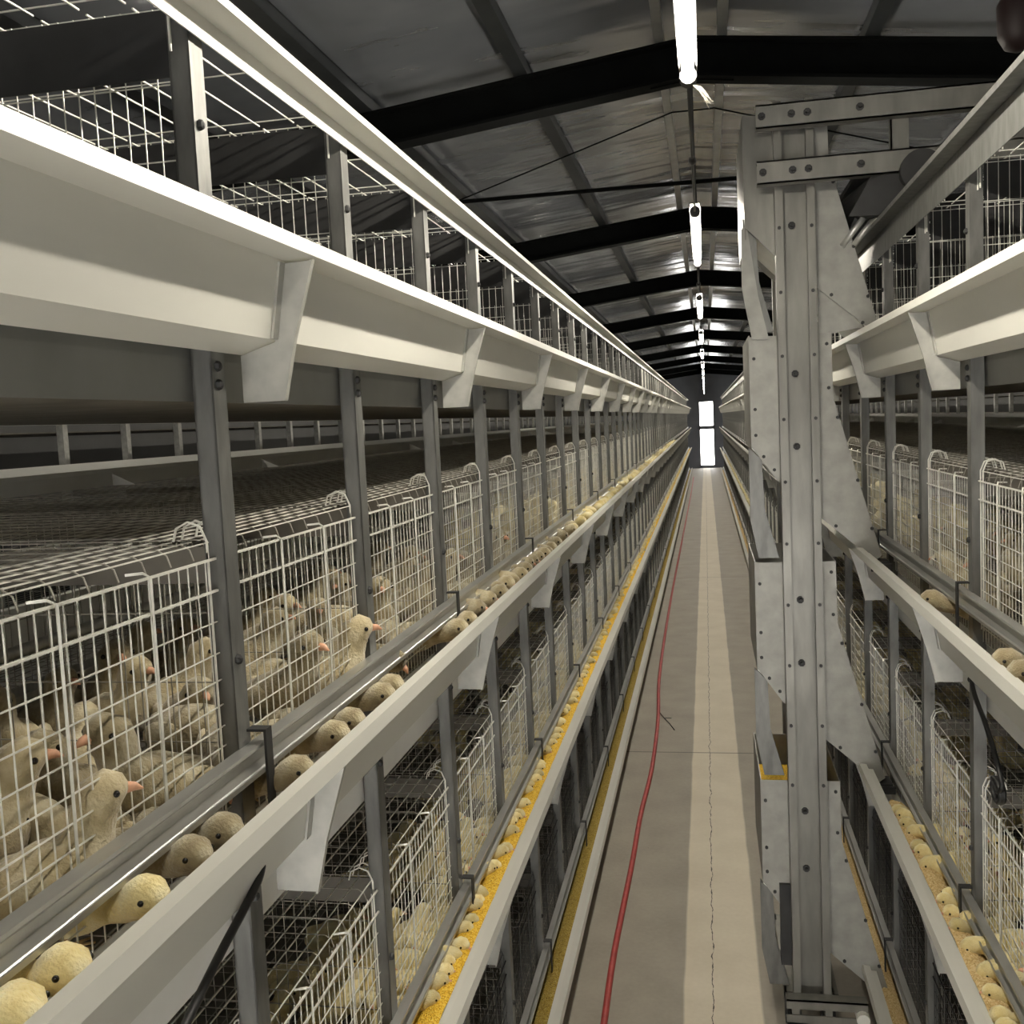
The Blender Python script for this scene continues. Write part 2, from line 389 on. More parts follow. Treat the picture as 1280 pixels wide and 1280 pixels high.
# --- the cage of one bay; local x runs outwards (negative x = away from the aisle for the left row), y along the row
CL = .443
def cage_parts(simple_=False):
    ft, tp, fl, pt, rr, dr, ep, fr = [MB() for _ in range(8)]
    R1, R2 = .00082, .0016
    X = lambda w: -(w-WF)
    y0, y1 = .016, CL-.004
    st = 1 if not simple_ else 2
    hz = [.165, .13, .10, .072, .048, .026, .005, -.018, -.045]
    for z in hz[::st]: ft.tube([(X(.522), y0, z), (X(.522), y1, z)], R1*1.15)
    nv = 23
    for i in range(0, nv, st):
        y = y0 + (y1-y0)*i/(nv-1)
        ft.tube([(X(.524), y, -.075), (X(.524), y, .235)], R1)
    for y in (y0, y0+.018, y1-.018, y1): ft.tube([(X(.521), y, -.05), (X(.521), y, .243)], R2*.9)
    for y in (y0, y0+.018, y1-.018, y1):
        ft.tube([(X(.521), y, .235), (X(.521), y, .255), (X(.528), y, .272), (X(.542), y, .277), (X(.556), y, .270), (X(.560), y, .256)], R2*.9, 4)
    # door: two thick cross wires and two sliding rods with hooked tops
    for z in (.235, .20): dr.tube([(X(.519), y0-.004, z), (X(.519), y1+.002, z)], R2*1.15)
    for y in (.15, .295):
        dr.tube([(X(.535), y-.012, .240), (X(.519), y-.008, .241), (X(.516), y, .236), (X(.516), y, .10), (X(.517), y, -.01)], R2*1.1)
    # top
    ws = [.526+.024*i for i in range(41)]
    for w in ws[::st]: (fr if w < .66 else tp).tube([(X(w), y0-.014, .253), (X(w), y1+.002, .253)], R1*(1.25 if w < .65 else 1))
    for i in range(0, 10, st):
        y = y0 + (y1-y0)*i/9
        tp.tube([(X(.522), y, .238), (X(.526), y, .250), (X(.535), y, .2555), (X(WR), y, .2555)], R1)
    # floor
    for i in range(0, 33, st): fl.tube([(X(.53+.03*i), y0-.014, -.075), (X(.53+.03*i), y1+.002, -.075)], R1*1.2)
    for i in range(0, 10, st):
        y = y0 + (y1-y0)*i/9
        fl.tube([(X(.528), y, -.0775), (X(WR), y, -.0775)], R1)
    # side partition and centre grid
    for i in range(0, 24, st):
        pt.tube([(X(.54+.019*i), .004, -.073), (X(.54+.019*i), .004, .250)], R1)
    for z in (-.04, .02, .09, .17, .24): pt.tube([(X(.53), .004, z), (X(.99), .004, z)], R1*1.2)
    for i in range(0, 23, st):
        y = y0 + (y1-y0)*i/22
        rr.tube([(X(1.0), y, -.073), (X(1.0), y, .25)], R1*1.1)
    for z in (-.03, .04, .11, .18, .24): rr.tube([(X(1.0), y0, z), (X(1.0), y1, z)], R1*1.2)
    ep.box(X(1.47), X(.535), -.0035, -.0015, .205, .246)
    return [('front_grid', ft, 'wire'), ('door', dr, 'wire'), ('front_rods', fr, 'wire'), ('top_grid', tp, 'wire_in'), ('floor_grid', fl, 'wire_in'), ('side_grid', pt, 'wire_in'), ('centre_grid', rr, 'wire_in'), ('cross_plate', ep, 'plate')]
proto = thing('wire_cage', 'x', 'cage')
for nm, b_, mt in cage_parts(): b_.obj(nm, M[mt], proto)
tree(proto)
first_cage = True; open_used = False; low_used = False
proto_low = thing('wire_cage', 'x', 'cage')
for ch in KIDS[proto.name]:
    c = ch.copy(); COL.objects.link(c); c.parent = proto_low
    if ch.name.startswith(('front_grid', 'door', 'front_rods', 'top_grid')): c.data = ch.data.copy(); c.data.materials[0] = M['wire_shade']
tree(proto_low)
mb_ = MB(); mb_.box(-(1.47-WF), -(.535-WF), -.0035, -.0015, .175, .245); dark_plate = mb_.mesh('cross_plate', M['dark'])
proto_open = thing('wire_cage', 'x', 'cage')
for ch in KIDS[proto.name]:
    if not ch.name.startswith(('front_grid', 'door', 'top_grid', 'centre_grid', 'front_rods')):
        c = ch.copy(); COL.objects.link(c); c.parent = proto_open
        if ch.name.startswith('side_grid'): c.data = ch.data.copy(); c.data.materials[0] = M['wire']
        if ch.name.startswith('cross_plate'): c.data = dark_plate
tg = MB()
for i in range(17): tg.tube([(-(.004+.055*i), .002, .253), (-(.004+.055*i), CL, .253)], .0014)
for y in (.02, .23, .43): tg.tube([(0, y, .2555), (-(WR-WF), y, .2555)], .0011)
tg.obj('top_grid', M['wire'], proto_open)
hk = MB()
for y in (.012, .030, CL-.022, CL-.004):
    hk.tube([(.001, y, .19), (.001, y, .255), (-.006, y, .272), (-.020, y, .277), (-.034, y, .270), (-.038, y, .256)], .0016, 4)
for z in (.243,): hk.tube([(.002, .012, z), (.002, CL, z)], .002)
hk.obj('hook_rods', M['wire'], proto_open)
tree(proto_open)
NEAR = 18
far = MB(); farcage = MB()
for nm, b_, mt in cage_parts(True):
    if nm not in ('floor_grid', 'side_grid', 'cross_plate'): farcage.add(b_.v, b_.f)
for side, S in SIDES.items():
    s = S['s']
    for ti, zr in enumerate(S['rims']):
        for j in range(S['n']):
            k = S['k0']+j; ya = S['y0']+S['st']*k
            loc = (-WF, ya+.006, zr) if s < 0 else (WF, ya+S['st']-.006, zr)
            rz = 0 if s < 0 else PI
            if j < NEAR:
                if j < 12: lab = 'wire cage in the %s tier of the %s row, %s bay from the camera' % (TN[ti], side, ORD[j]); g = None
                else: lab = 'small far wire cage in the %s tier along the %s row' % (TN[ti], side); g = 'far wire cages, %s tier, %s row' % (TN[ti], side)
                if ti == 3:
                    c_ = dup(proto_open, loc, rz, lab, g) if open_used else proto_open
                    if not open_used:
                        c_.location = loc; c_.rotation_euler = (0,0,rz); c_['label'] = lab; open_used = True
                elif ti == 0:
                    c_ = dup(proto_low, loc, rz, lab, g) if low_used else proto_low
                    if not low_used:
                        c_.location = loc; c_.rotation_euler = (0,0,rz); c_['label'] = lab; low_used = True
                elif first_cage:
                    proto.location = loc; proto['label'] = lab; first_cage = False
                else: dup(proto, loc, rz, lab, g)
            elif j % 1 == 0:
                c, sn = (1, 0) if s < 0 else (-1, 0)
                far.add([(loc[0]+c*v[0], loc[1]+c*v[1], loc[2]+v[2]) for v in farcage.v], farcage.f)
fo = far.obj('distant_wire_cages', M['wire']); tag(fo, 'distant wire cages shrinking towards the far door on both sides', 'cages', kind='stuff')

# posts
def post_mesh():
    mb = MB(); a, b_, h = .030, .024, 2.285
    # C channel with small lips, open to the row
    for (x0,x1,y0,y1) in ((-.012,-.0095,-.015,.015), (-.012,.012,-.015,-.0125), (-.012,.012,.0125,.015), (.0095,.012,-.015,-.008), (.0095,.012,.008,.015)):
        mb.box(x0, x1, y0, y1, 0, h)
    return mb.mesh('steel_post', M['post'])
pm = post_mesh()
bolt_mb = MB(); bolt_mb.tube([(0,0,0),(.0015,0,0),(.0045,0,0),(.006,0,0)], [.006,.006,.005,.002], 6); bolt_me = bolt_mb.mesh('bolt', M['dark'])
for side, S in SIDES.items():
    s = S['s']
    for j in range(S['n']):
        k = S['k0']+j+1; y = S['y0']+S['st']*k
        o = link('steel_post', pm, None, (s*.519, y, 0)); o.rotation_euler = (0, 0, PI if s < 0 else 0)
        # flat back faces the aisle
        if j < 12: tag(o, 'grey steel upright of the %s cage row, %s from the camera' % (side, ORD[j]), 'post')
        else: tag(o, 'far grey steel upright of the %s cage row' % side, 'post', 'far uprights of the %s row' % side)
        if j < 9:
            for zr in S['rims']:
                for dz in (-.135, -.155, .12):
                    bo = link('bolt', bolt_me, o, (-.012, .004, zr+dz)); bo.rotation_euler = (0,0,PI)
# long runs
def run(name, prof, th, side, zr, label, cat, mat, y0=-.4, y1=ROWEND, grp=None, ny=1):
    mb = MB(); mb.sheet([(w, z) for w, z in prof], th, y0, y1, SIDES[side]['s'], ny)
    return tag(mb.obj(name, M[mat], None, False, (0,0,zr)), label, cat, grp)
def bracket_mesh(s):
    mb = MB(); X = lambda w: s*w
    mb.prism([(X(x),z) for x,z in [(.4095,-.020),(.448,-.0215),(.4625,-.1075),(.505,-.121),(.505,-.174),(.452,-.174),(.436,-.105)]], -.002, .0)
    mb.prism([(X(x),z) for x,z in [(.444,-.0215),(.447,-.0215),(.461,-.105),(.458,-.105)]], -.016, -.002)
    mb.prism([(X(x),z) for x,z in [(.4095,-.020),(.4120,-.020),(.4385,-.105),(.4545,-.174),(.452,-.174),(.436,-.105)]], -.008, -.002)
    return mb.mesh('bracket', M['brk'])
BRM = {'left': bracket_mesh(-1), 'right': bracket_mesh(1)}
def strap_mesh(s):
    mb = MB()
    mb.box(min(s*.484,s*.487), max(s*.484,s*.487), -.008, .008, -.062, .036)
    mb.box(min(s*.484,s*.507), max(s*.484,s*.507), -.008, .008, .034, .037)
    return mb.mesh('strap', M['dark'])
STM = {'left': strap_mesh(-1), 'right': strap_mesh(1)}
for side, S in SIDES.items():
    s = S['s']
    for ti, zr in enumerate(S['rims']):
        loc = '%s tier of %s cage row' % (TN[ti], side)
        tr = run('feed_trough', TROUGH, .002, side, zr, 'long pale folded sheet feed trough along the '+loc, 'trough', 'trough')
        yb = 1.10 if side == 'left' else 1.219
        n = 0
        while yb < ROWEND and n < 33:
            if yb > .5: link('bracket', BRM[side], tr, (0, yb, 0)); n += 1
            yb += 2*S['st']
        br = run('feed_guard_rail', BAR, .002, side, zr, 'grey channel guard rail between trough and cage fronts, '+loc, 'rail', 'bar')
        yb = S['y0']
        n = 0
        while yb < ROWEND and n < 33:
            link('strap', STM[side], br, (0, yb+.014, 0)); n += 1
            yb += 2*S['st']
        run('side_panel', [(.536,-.085),(.534,-.125),(.537,-.172 if ti == 3 else -.218)], .002, side, zr, ('long bolted side panel, shade-toned grey, under the trough, ' if ti == 3 else 'long white side panel under the trough, ')+loc, 'panel', 'panel_shade' if ti == 3 else 'panel')
        # manure belt under the cage floor
        mb = MB(); mb.box(min(s*.545,s*1.47), max(s*.545,s*1.47), .3, ROWEND, -.165, -.160)
        tag(mb.obj('manure_belt', M['belt'], None, False, (0,0,zr)), 'brown flat manure belt below the cages, '+loc, 'belt')
        # drinker line
        dl = thing('drinker_line', 'grey drinker gutter and pipe inside the cages, '+loc, 'pipe', (s*.93, .3, zr))
        mb = MB(); mb.sheet([(-.02,.03),(-.018,.0),(.018,.0),(.02,.03)], .002, 0, ROWEND-.4); mb.obj('gutter', M['galv'], dl)
        mb = MB(); mb.tube([(0,0,.085),(0,ROWEND-.4,.085)], .009, 8); mb.obj('pipe', M['galv'], dl, True)
        # rear ledge along the back of the cage tops
        if ti < 3:
            mb = MB(); mb.sheet([(1.545,.312),(1.535,.318),(1.505,.300),(1.505,.290),(1.515,.254)], .002, .3, ROWEND, s)
            lg = tag(mb.obj('rear_trough', M['panel'], None, False, (0,0,zr)), 'narrow sheet ledge behind the cage tops, '+loc, 'ledge')
            for q in range(16):
                mb2 = MB(); mb2.prism([(s*1.503,.286),(s*1.503,.256),(s*1.44,.256)], -.001, .001)
                if q == 0: gme = mb2.mesh('gusset', M['panel'])
                link('gusset', gme, lg, (0, 1.5+.91*q, 0))
        # far-side trough belly of the tier above, seen through the gap
        mb = MB(); mb.sheet([(1.50,-.165),(1.51,-.155),(1.52,-.1),(1.54,-.09),(1.55,0),(1.565,.0)], .002, .3, ROWEND, s)
        tag(mb.obj('far_side_trough', M['panel'], None, False, (0,0,zr)), 'back side trough facing the next aisle, '+loc, 'trough')
# top guide rails
run('guide_rail', [(.5005,.208),(.5005,.236),(.466,.2365),(.466,.243)], .002, 'left', 2.012, 'long pale guide rail on top of the left cage row under the roof', 'rail', 'trough')
run('guide_rail', [(.5005,.21),(.5005,.276),(.466,.2765),(.466,.284)], .002, 'right', 2.0, 'long grey guide rail on top of the right cage row by the feed cart', 'rail', 'post')  # darker post steel puts the shade on this side into the rail's colour
# next rows over
for s, side in ((-1,'left'),(1,'right')):
    r = thing('cage_row', 'dim cage row across the next aisle, glimpsed through the gap above the %s middle cages' % side, 'cage row', (s*2.4, .2, 0))
    zs = SIDES[side]['rims']
    for ti, zr in enumerate(zs):
        mb = MB(); mb.sheet([(.0,0),(-.0,-.015),(.055,-.105),(.10,-.115)], .002, 0, ROWEND-.4, s); mb.obj('feed_trough', M['trough'], r, False, (0,0,zr))
        mb = MB()
        for i in range(18): mb.tube([(s*(.12+.045*i),0,.253),(s*(.12+.045*i),ROWEND-.4,.253)], .0016)
        for i in range(100): mb.tube([(s*.12,.3*i,.255),(s*.95,.3*i,.255)], .0014)
        for z in (-.05,.05,.15,.235): mb.tube([(s*.115,0,z),(s*.115,ROWEND-.4,z)], .0018)
        mb.obj('wire_grid', M['wire'], r, False, (0,0,zr))
        mb = MB(); mb.box(min(s*.13,s*1.0), max(s*.13,s*1.0), 0, ROWEND-.4, -.165, -.16); mb.obj('belt', M['belt'], r, False, (0,0,zr))
    ml = MB(); ml.box(-.014,.014,-.016,.016,0,2.28); pme = ml.mesh('post', M['galv'])
    for i in range(66): link('post', pme, r, (s*.11, .3+.455*i, 0))

# feed in the troughs
def feed(side, ti, y0, y1, mat, label, top=-.028, inner=.428):
    s = SIDES[side]['s']; mb = MB(); n = int((y1-y0)/.03); vs = []; fs = []
    random.seed(ti+5); w0 = .447+.015*(-top-.0165)/.089+.004; prof = [(w0,0),(w0+.006,.003),(.470,.002),(.485,-.004),(.500,-.014),(.508,-.02)]
    m = len(prof)
    for j in range(n+1):
        y = y0+(y1-y0)*j/n
        for i, (w, dz) in enumerate(prof):
            vs.append((s*(w + (0 if i in (0, m-1) else random.uniform(-.002,.002))), y, top+dz+random.uniform(-.003,.003)))
    for j in range(n):
        for i in range(m-1): fs.append((j*m+i, j*m+i+1, (j+1)*m+i+1, (j+1)*m+i))
    mb.add(vs, fs)
    tag(mb.obj('chick_feed', M[mat], None, True, (0,0,SIDES[side]['rims'][ti])), label, 'feed', kind='stuff')
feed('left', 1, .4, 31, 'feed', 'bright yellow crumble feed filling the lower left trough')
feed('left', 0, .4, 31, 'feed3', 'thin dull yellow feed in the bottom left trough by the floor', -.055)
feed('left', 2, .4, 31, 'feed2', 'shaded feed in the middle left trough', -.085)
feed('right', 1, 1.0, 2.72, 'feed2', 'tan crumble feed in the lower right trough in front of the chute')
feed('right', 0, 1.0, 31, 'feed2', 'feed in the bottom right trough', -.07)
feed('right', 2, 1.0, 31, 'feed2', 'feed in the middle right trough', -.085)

# ------------------------------------------------------------------ feed cart
Y0 = 2.90
cart = thing('feed_cart', 'tall grey steel travelling feed cart with stacked hoppers at the right cage row', 'feed cart', (.265, Y0, 0))
CXm = .265
def cb(mb, name, mat='machine', parent=None, smooth=False):
    o = mb.obj(name, M[mat], parent or cart, smooth)
    return o
mb = MB()   # mast: channel open to the camera, lips along both edges
mb.box(-.05,.05, .03,.034, .06,2.62)
for s in (-1,1):
    mb.box(s*.05-.002, s*.05+.002, -.012,.034, .06,2.62)
    mb.box(min(s*.05,s*.034), max(s*.05,s*.034), -.014,-.010, .06,2.62)
    mb.box(min(s*.034,s*.031), max(s*.034,s*.031), -.014,.004, .06,2.62)
mast = cb(mb, 'mast', 'mast')
mb = MB(); mb.tube([(0,0,0),(0,-.005,0),(0,-.005,0),(0,-.016,0)], [.010,.010,.005,.005], 8); bme = mb.mesh('bolt', M['dark'])
for z in (2.42, 2.30, 1.90, 1.70, 1.27, 1.09, .66, .49): link('bolt', bme, mast, (-.006, .028, z))
mb = MB(); mb.tube([(0,0,0),(0,-.004,0)], .005, 6); rme = mb.mesh('rivet', M['dark'])
for i in range(11):
    for s in (-1, 1): link('rivet', rme, mast, (s*.042, -.014, .75+.19*i*.9))
# hoppers
T_TIP = [.113, .744, 1.375, 2.008]
YP0, YP1 = Y0+.036, Y0+.47
hop = None
def hopper(zt, top=False):
    # coordinates as world x, relative z to the tip of the chute
    h = bpy.data.objects.new('hopper', None); COL.objects.link(h); h.parent = cart; h.empty_display_size = .05
    X = lambda x: x-CXm
    up = .632 if not top else .585
    yf, yb = YP0-Y0, YP1-Y0
    # front plate (faces the camera), with the chute going down to the trough on the right
    P = [(.140,up),(.355,up),(.357,.455),(.478,.012),(.462,0),(.315,.128),(.205,.232),(.140,.325)]
    mb = MB(); mb.prism([(X(x),z) for x,z in P], yf, yf+.003); cb(mb, 'front_plate', 'machine', h).location = (0,0,zt)
    mb = MB(); mb.prism([(X(x),z) for x,z in P], yb, yb+.003); cb(mb, 'rear_plate', 'machine', h).location = (0,0,zt)
    # left wall, slanted floor, right wall
    mb = MB(); mb.box(X(.137),X(.140), yf-.001, yb+.004, .325, up+.004); cb(mb, 'side_plate', 'machine', h).location = (0,0,zt)
    mb = MB(); mb.prism([(X(.140),.325),(X(.462),0),(X(.462)-.002,-.003),(X(.138),.322)], yf+.003, yb); cb(mb, 'floor_plate', 'panel', h).location = (0,0,zt)
    mb = MB(); mb.prism([(X(.355),up),(X(.357),.455),(X(.478),.012),(X(.481),.012),(X(.360),.455),(X(.358),up)], yf+.003, yb); cb(mb, 'chute_plate', 'machine', h).location = (0,0,zt)
    # folded outer leg strip under the slanted floor
    mb = MB(); mb.prism([(X(.130),.325),(X(.165),.290),(X(.170),.15),(X(.206),.012),(X(.150),.012),(X(.130),.12)], yf+.012, yf+.03); cb(mb, 'strut_plate', 'post', h).location = (0,0,zt)  # post steel, darker than the cart sheet, stands for shadow on this strip
    # rivets along the edges
    for (x, z) in ((.150,up-.06),(.150,up-.2),(.150,.36),(.17,.30),(.198,.262),(.345,up-.03),(.348,up-.15),(.37,.40),(.42,.225),(.455,.09),(.44,.02),(.36,.1)):
        link('rivet', rme, h, (X(x), yf, zt+z))
    return h
hs = []
for i, zt in enumerate(T_TIP): hs.append(hopper(zt, i == 3))
mb = MB(); mb.box(-.117,.04, .06,.42, -.06,.0); o = cb(mb, 'feed_load', 'feed'); o.location = (0,0,.66); tag(o, 'yellow feed in the hopper')
# cap plate at top left
mb = MB(); mb.prism([(-.128,2.30),(-.098,2.27),(-.044,2.21),(-.044,2.59),(-.128,2.60)], .02, .024)
mb.box(-.131,-.128,.018,.5,2.27,2.60); cb(mb, 'shroud_plate', 'mast')
mb = MB(); mb.prism([(-.14,2.30),(-.125,2.31),(-.10,2.12),(-.074,2.0),(-.118,2.0),(-.142,2.14)], .025, .045); cb(mb, 'shroud_strut', 'machine')
mb = MB(); mb.prism([(.06,2.0),(.06,2.44),(.115,2.42),(.118,2.29),(.2,2.02)], .05, .053); cb(mb, 'shroud_plate', 'machine')
# top beams
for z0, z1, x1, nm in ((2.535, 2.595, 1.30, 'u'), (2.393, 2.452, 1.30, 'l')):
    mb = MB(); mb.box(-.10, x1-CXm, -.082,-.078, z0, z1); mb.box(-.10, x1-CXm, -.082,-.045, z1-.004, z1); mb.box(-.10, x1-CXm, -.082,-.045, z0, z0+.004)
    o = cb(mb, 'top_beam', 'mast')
    for x in (-.085, -.01, .03, .16):
        link('bolt', bme, o, (x, -.082, (z0+z1)/2))
    for x in (-.03, .03):
        mb = MB(); mb.box(x-.012, x+.012, -.047, -.012, z0+.012, z1-.012); cb(mb, 'spacer', 'mast', o)
for x in (.26, .55, .95):
    mb = MB(); mb.box(x-.02, x+.025, -.046,-.042, 2.393, 2.592); mb.box(x-.02,x-.016,-.046,-.02,2.393,2.592); cb(mb, 'upright_bar', 'mast')
# rear mast leg and long top member carrying the drive
mb = MB(); mb.box(-.03,.03, .50,.53, .06,2.60); cb(mb, 'rear_mast', 'mast')
mb = MB(); mb.box(.15,1.0, .30,.34, 2.34,2.40); mb.box(.15,.19,-.045,.34,2.396,2.41); mb.box(.60,.64,-.045,.34,2.396,2.41); cb(mb, 'drive_frame', 'dark')
drv = MB(); drv.tube([(.30,-.075,2.375),(.30,.02,2.375)], .030, 16); drv.tube([(.22,-.06,2.355),(.18,.16,2.345)], .050, 18)
drv.prism([(.13,2.295),(.18,2.38),(.29,2.42),(.32,2.38),(.27,2.31),(.20,2.292)], -.07, -.06)
dm = cb(drv, 'drive_motor', 'dark', None, False)
mb = MB(); mb.tube([(.30,-.13,2.385),(.30,-.105,2.385),(.30,-.105,2.385),(.30,-.075,2.385)], [.052,.052,.040,.040], 24); cb(mb, 'pulley', 'dark', dm)
mb = MB()
mb.tube(smooth_path([(.325,-.10,2.435),(.345,-.10,2.42),(.352,-.10,2.38),(.345,-.10,2.35),(.325,-.09,2.32),(.27,-.06,2.30)]), .007, 6)
mb.tube(smooth_path([(.335,-.04,2.445),(.365,-.04,2.42),(.372,-.04,2.38),(.36,-.04,2.345),(.34,-.04,2.32)]), .009, 6)
cb(mb, 'drive_belt', 'machine', dm, True)
mb = MB(); mb.prism([(.20,2.40),(.27,2.40),(.185,2.29),(.12,2.14),(.09,2.14)], .06, .14); cb(mb, 'auger_housing', 'dark')
for q in (0, 1):
    mb = MB(); mb.tube([(.125+.03*q,.04,2.235),(.205+.03*q,.04,2.335)], .009, 8); cb(mb, 'rail_tube', 'galv', None, True)
# base
bb = MB()
bb.box(-.075,.145, -.055,-.051, .112,.138); bb.box(-.075,.145, -.055,-.016, .134,.138)
bb.box(-.075,.135, -.055,-.051, .068,.094); bb.box(-.075,.135, -.055,-.016, .068,.072)
bb.box(-.06,-.04,-.052,-.014,.09,.115); bb.box(.03,.05,-.052,-.014,.09,.115)
cb(bb, 'base_bar', 'mast')
mb = MB(); mb.cyl((.13,-.075,.10),(.13,-.02,.10), .018, 14); cb(mb, 'guide_roller', 'white', None, False)
for x in (-.055, .045):
    mb = MB(); mb.cyl((x-.012,.03,.045),(x+.012,.03,.045), .045, 18); mb.box(x-.02,x-.014,.01,.05,.03,.12); mb.box(x+.014,x+.02,.01,.05,.03,.12); cb(mb, 'wheel', 'dark')
    mb = MB(); mb.cyl((x-.012,.47,.045),(x+.012,.47,.045), .045, 18); mb.box(x-.02,x-.014,.45,.49,.03,.12); mb.box(x+.014,x+.02,.45,.49,.03,.12); cb(mb, 'wheel', 'dark')
mb = MB(); mb.box(-.075,-.045, .02,.49, .095,.12); mb.box(.045,.075, .02,.49, .095,.12); cb(mb, 'base_frame', 'mast')
# dark stub plate under the lowest hopper
mb = MB(); mb.box(-.082,-.052,.02,.05,.20,.44); cb(mb, 'stub_post', 'dark')
# nozzle feet that ride in the troughs
for zt in T_TIP[:3]:
    mb = MB(); mb.box(.195,.235,.03,.10,zt-.03,zt-.003); mb.box(.185,.24,.02,.03,zt-.028,zt-.008); cb(mb, 'nozzle', 'dark')

# ------------------------------------------------------------------ hoses, cables, bits on the floor
mb = MB(); mb.tube(smooth_path([(-.33,1.6,.011),(-.335,2.5,.011),(-.337,2.88,.011),(-.342,3.29,.011),(-.331,3.98,.011),(-.328,4.5,.011),(-.309,5.13,.011),(-.316,5.97,.011),(-.350,6.9,.011),(-.365,8.2,.011),(-.372,10.4,.011),(-.37,13.5,.011),(-.365,17.7,.011),(-.36,24,.011),(-.37,30,.011)]), .0105, 10)
tag(mb.obj('water_hose', M['hose'], None, True), 'long red water hose snaking along the concrete floor beside the left cages', 'hose')
mb = MB(); mb.tube([(-.313,6.14,.004),(-.28,6.02,.006),(-.25,5.93,.004),(-.215,5.80,.003)], .003, 5); mb.tube([(-.28,6.02,.006),(-.24,6.03,.003)], .002, 4)
tag(mb.obj('dry_twig', M['black'], None, True), 'small dark twig lying on the floor beside the red hose', 'twig')
mb = MB(); mb.tube(smooth_path([(-.470,1.0,1.36),(-.462,.972,1.345),(-.457,.945,1.337),(-.455,.90,1.325),(-.456,.86,1.31),(-.457,.80,1.285),(-.458,.72,1.25),(-.46,.66,1.2)]), .0045, 8)
tag(mb.obj('drinking_hose', M['black'], None, True), 'black rubber hose drooping below the middle left trough', 'hose')
mb = MB(); mb.tube(smooth_path([(.500,2.06,1.285),(.497,2.02,1.25),(.500,1.96,1.215),(.500,1.90,1.18),(.500,1.862,1.15),(.500,1.85,1.13),(.498,1.87,1.115)]+[(.498+.006*q/14, 1.885+.028*math.cos(q*.9), 1.112+.02*math.sin(q*.9)) for q in range(1,22)]), .0045, 8)
tag(mb.obj('sensor_cable', M['black'], None, True), 'black cable hanging in a small coil on the lower right cages', 'cable')
cn = thing('hanging_canister', 'dark red rounded canister hanging at the roof corner over the right row', 'canister', (.84, 2.95, 2.70))
mb = MB(); mb.tube([(0,0,.0),(0,0,.01),(0,0,.04),(0,0,.12),(0,0,.15),(0,0,.165)], [.012,.034,.05,.052,.035,.01], 18); mb.obj('body', M['feed_dark'], cn, True)
mb = MB(); mb.tube([(0,0,.16),(0,0,roof_z(.84)-2.70-.004)], .004, 6); mb.obj('hanger', M['black'], cn)

# ------------------------------------------------------------------ chicks
SP = {
 'alert': [(-.050,.046,.002),(-.045,.045,.007),(-.036,.042,.0145),(-.020,.039,.0225),(-.002,.041,.0262),(.012,.047,.0245),(.020,.058,.0185),(.0235,.069,.0140),(.0255,.078,.0142),(.029,.0865,.0155),(.0365,.0905,.0138),(.0425,.090,.0090),(.046,.0895,.003)],
 'feed':  [(-.050,.050,.002),(-.045,.049,.007),(-.036,.045,.0145),(-.020,.041,.0222),(-.002,.040,.0258),(.014,.041,.0240),(.027,.042,.0180),(.037,.042,.0142),(.046,.041,.0150),(.055,.038,.0152),(.0625,.0335,.0125),(.067,.030,.008),(.069,.0285,.0025)],
 'rest':  [(-.046,.036,.002),(-.041,.035,.009),(-.030,.032,.018),(-.014,.031,.0255),(.002,.034,.0265),(.013,.041,.0225),(.019,.049,.0178),(.023,.057,.0158),(.029,.0625,.0150),(.036,.064,.0125),(.0415,.0635,.0085),(.045,.063,.003)],
}
SP['reach'] = [(-.055,.036,.002),(-.050,.035,.007),(-.040,.032,.015),(-.024,.029,.0215),(-.006,.028,.0235),(.009,.029,.0195),(.021,.030,.0135),(.032,.031,.0108),(.043,.033,.0112),(.052,.0385,.0135),(.0595,.042,.0155),(.067,.0425,.0140),(.0735,.0405,.009),(.077,.039,.003)]
HEAD = {'reach': ((.0625,.0425), (.0765,.0392), -.2), 'alert': ((.033,.088), (.046,.0895), 0.0), 'feed': ((.055,.0385), (.068,.0295), -.75), 'rest': ((.031,.061), (.044,.0632), 0.0)}
def chick_body(pose, n=12):
    P = SP[pose]; mb = MB(); vs = []
    for i, (x, z, r) in enumerate(P):
        a = P[max(i-1,0)]; b_ = P[min(i+1,len(P)-1)]
        tx, tz = b_[0]-a[0], b_[1]-a[1]; L = math.hypot(tx, tz); tx, tz = tx/L, tz/L
        wide = 1.04 if r > .019 else 1.0
        for k in range(n):
            q = 2*PI*k/n; u = math.cos(q)*r*wide; w = math.sin(q)*r
            vs.append((x - tz*w, u, z + tx*w))
    fs = []
    for i in range(len(P)-1):
        for k in range(n): fs.append((i*n+k, i*n+(k+1)%n, (i+1)*n+(k+1)%n, (i+1)*n+k))
    fs += [tuple(range(n-1,-1,-1)), tuple(range((len(P)-1)*n, len(P)*n))]
    mb.add(vs, fs); return mb
CH = {}
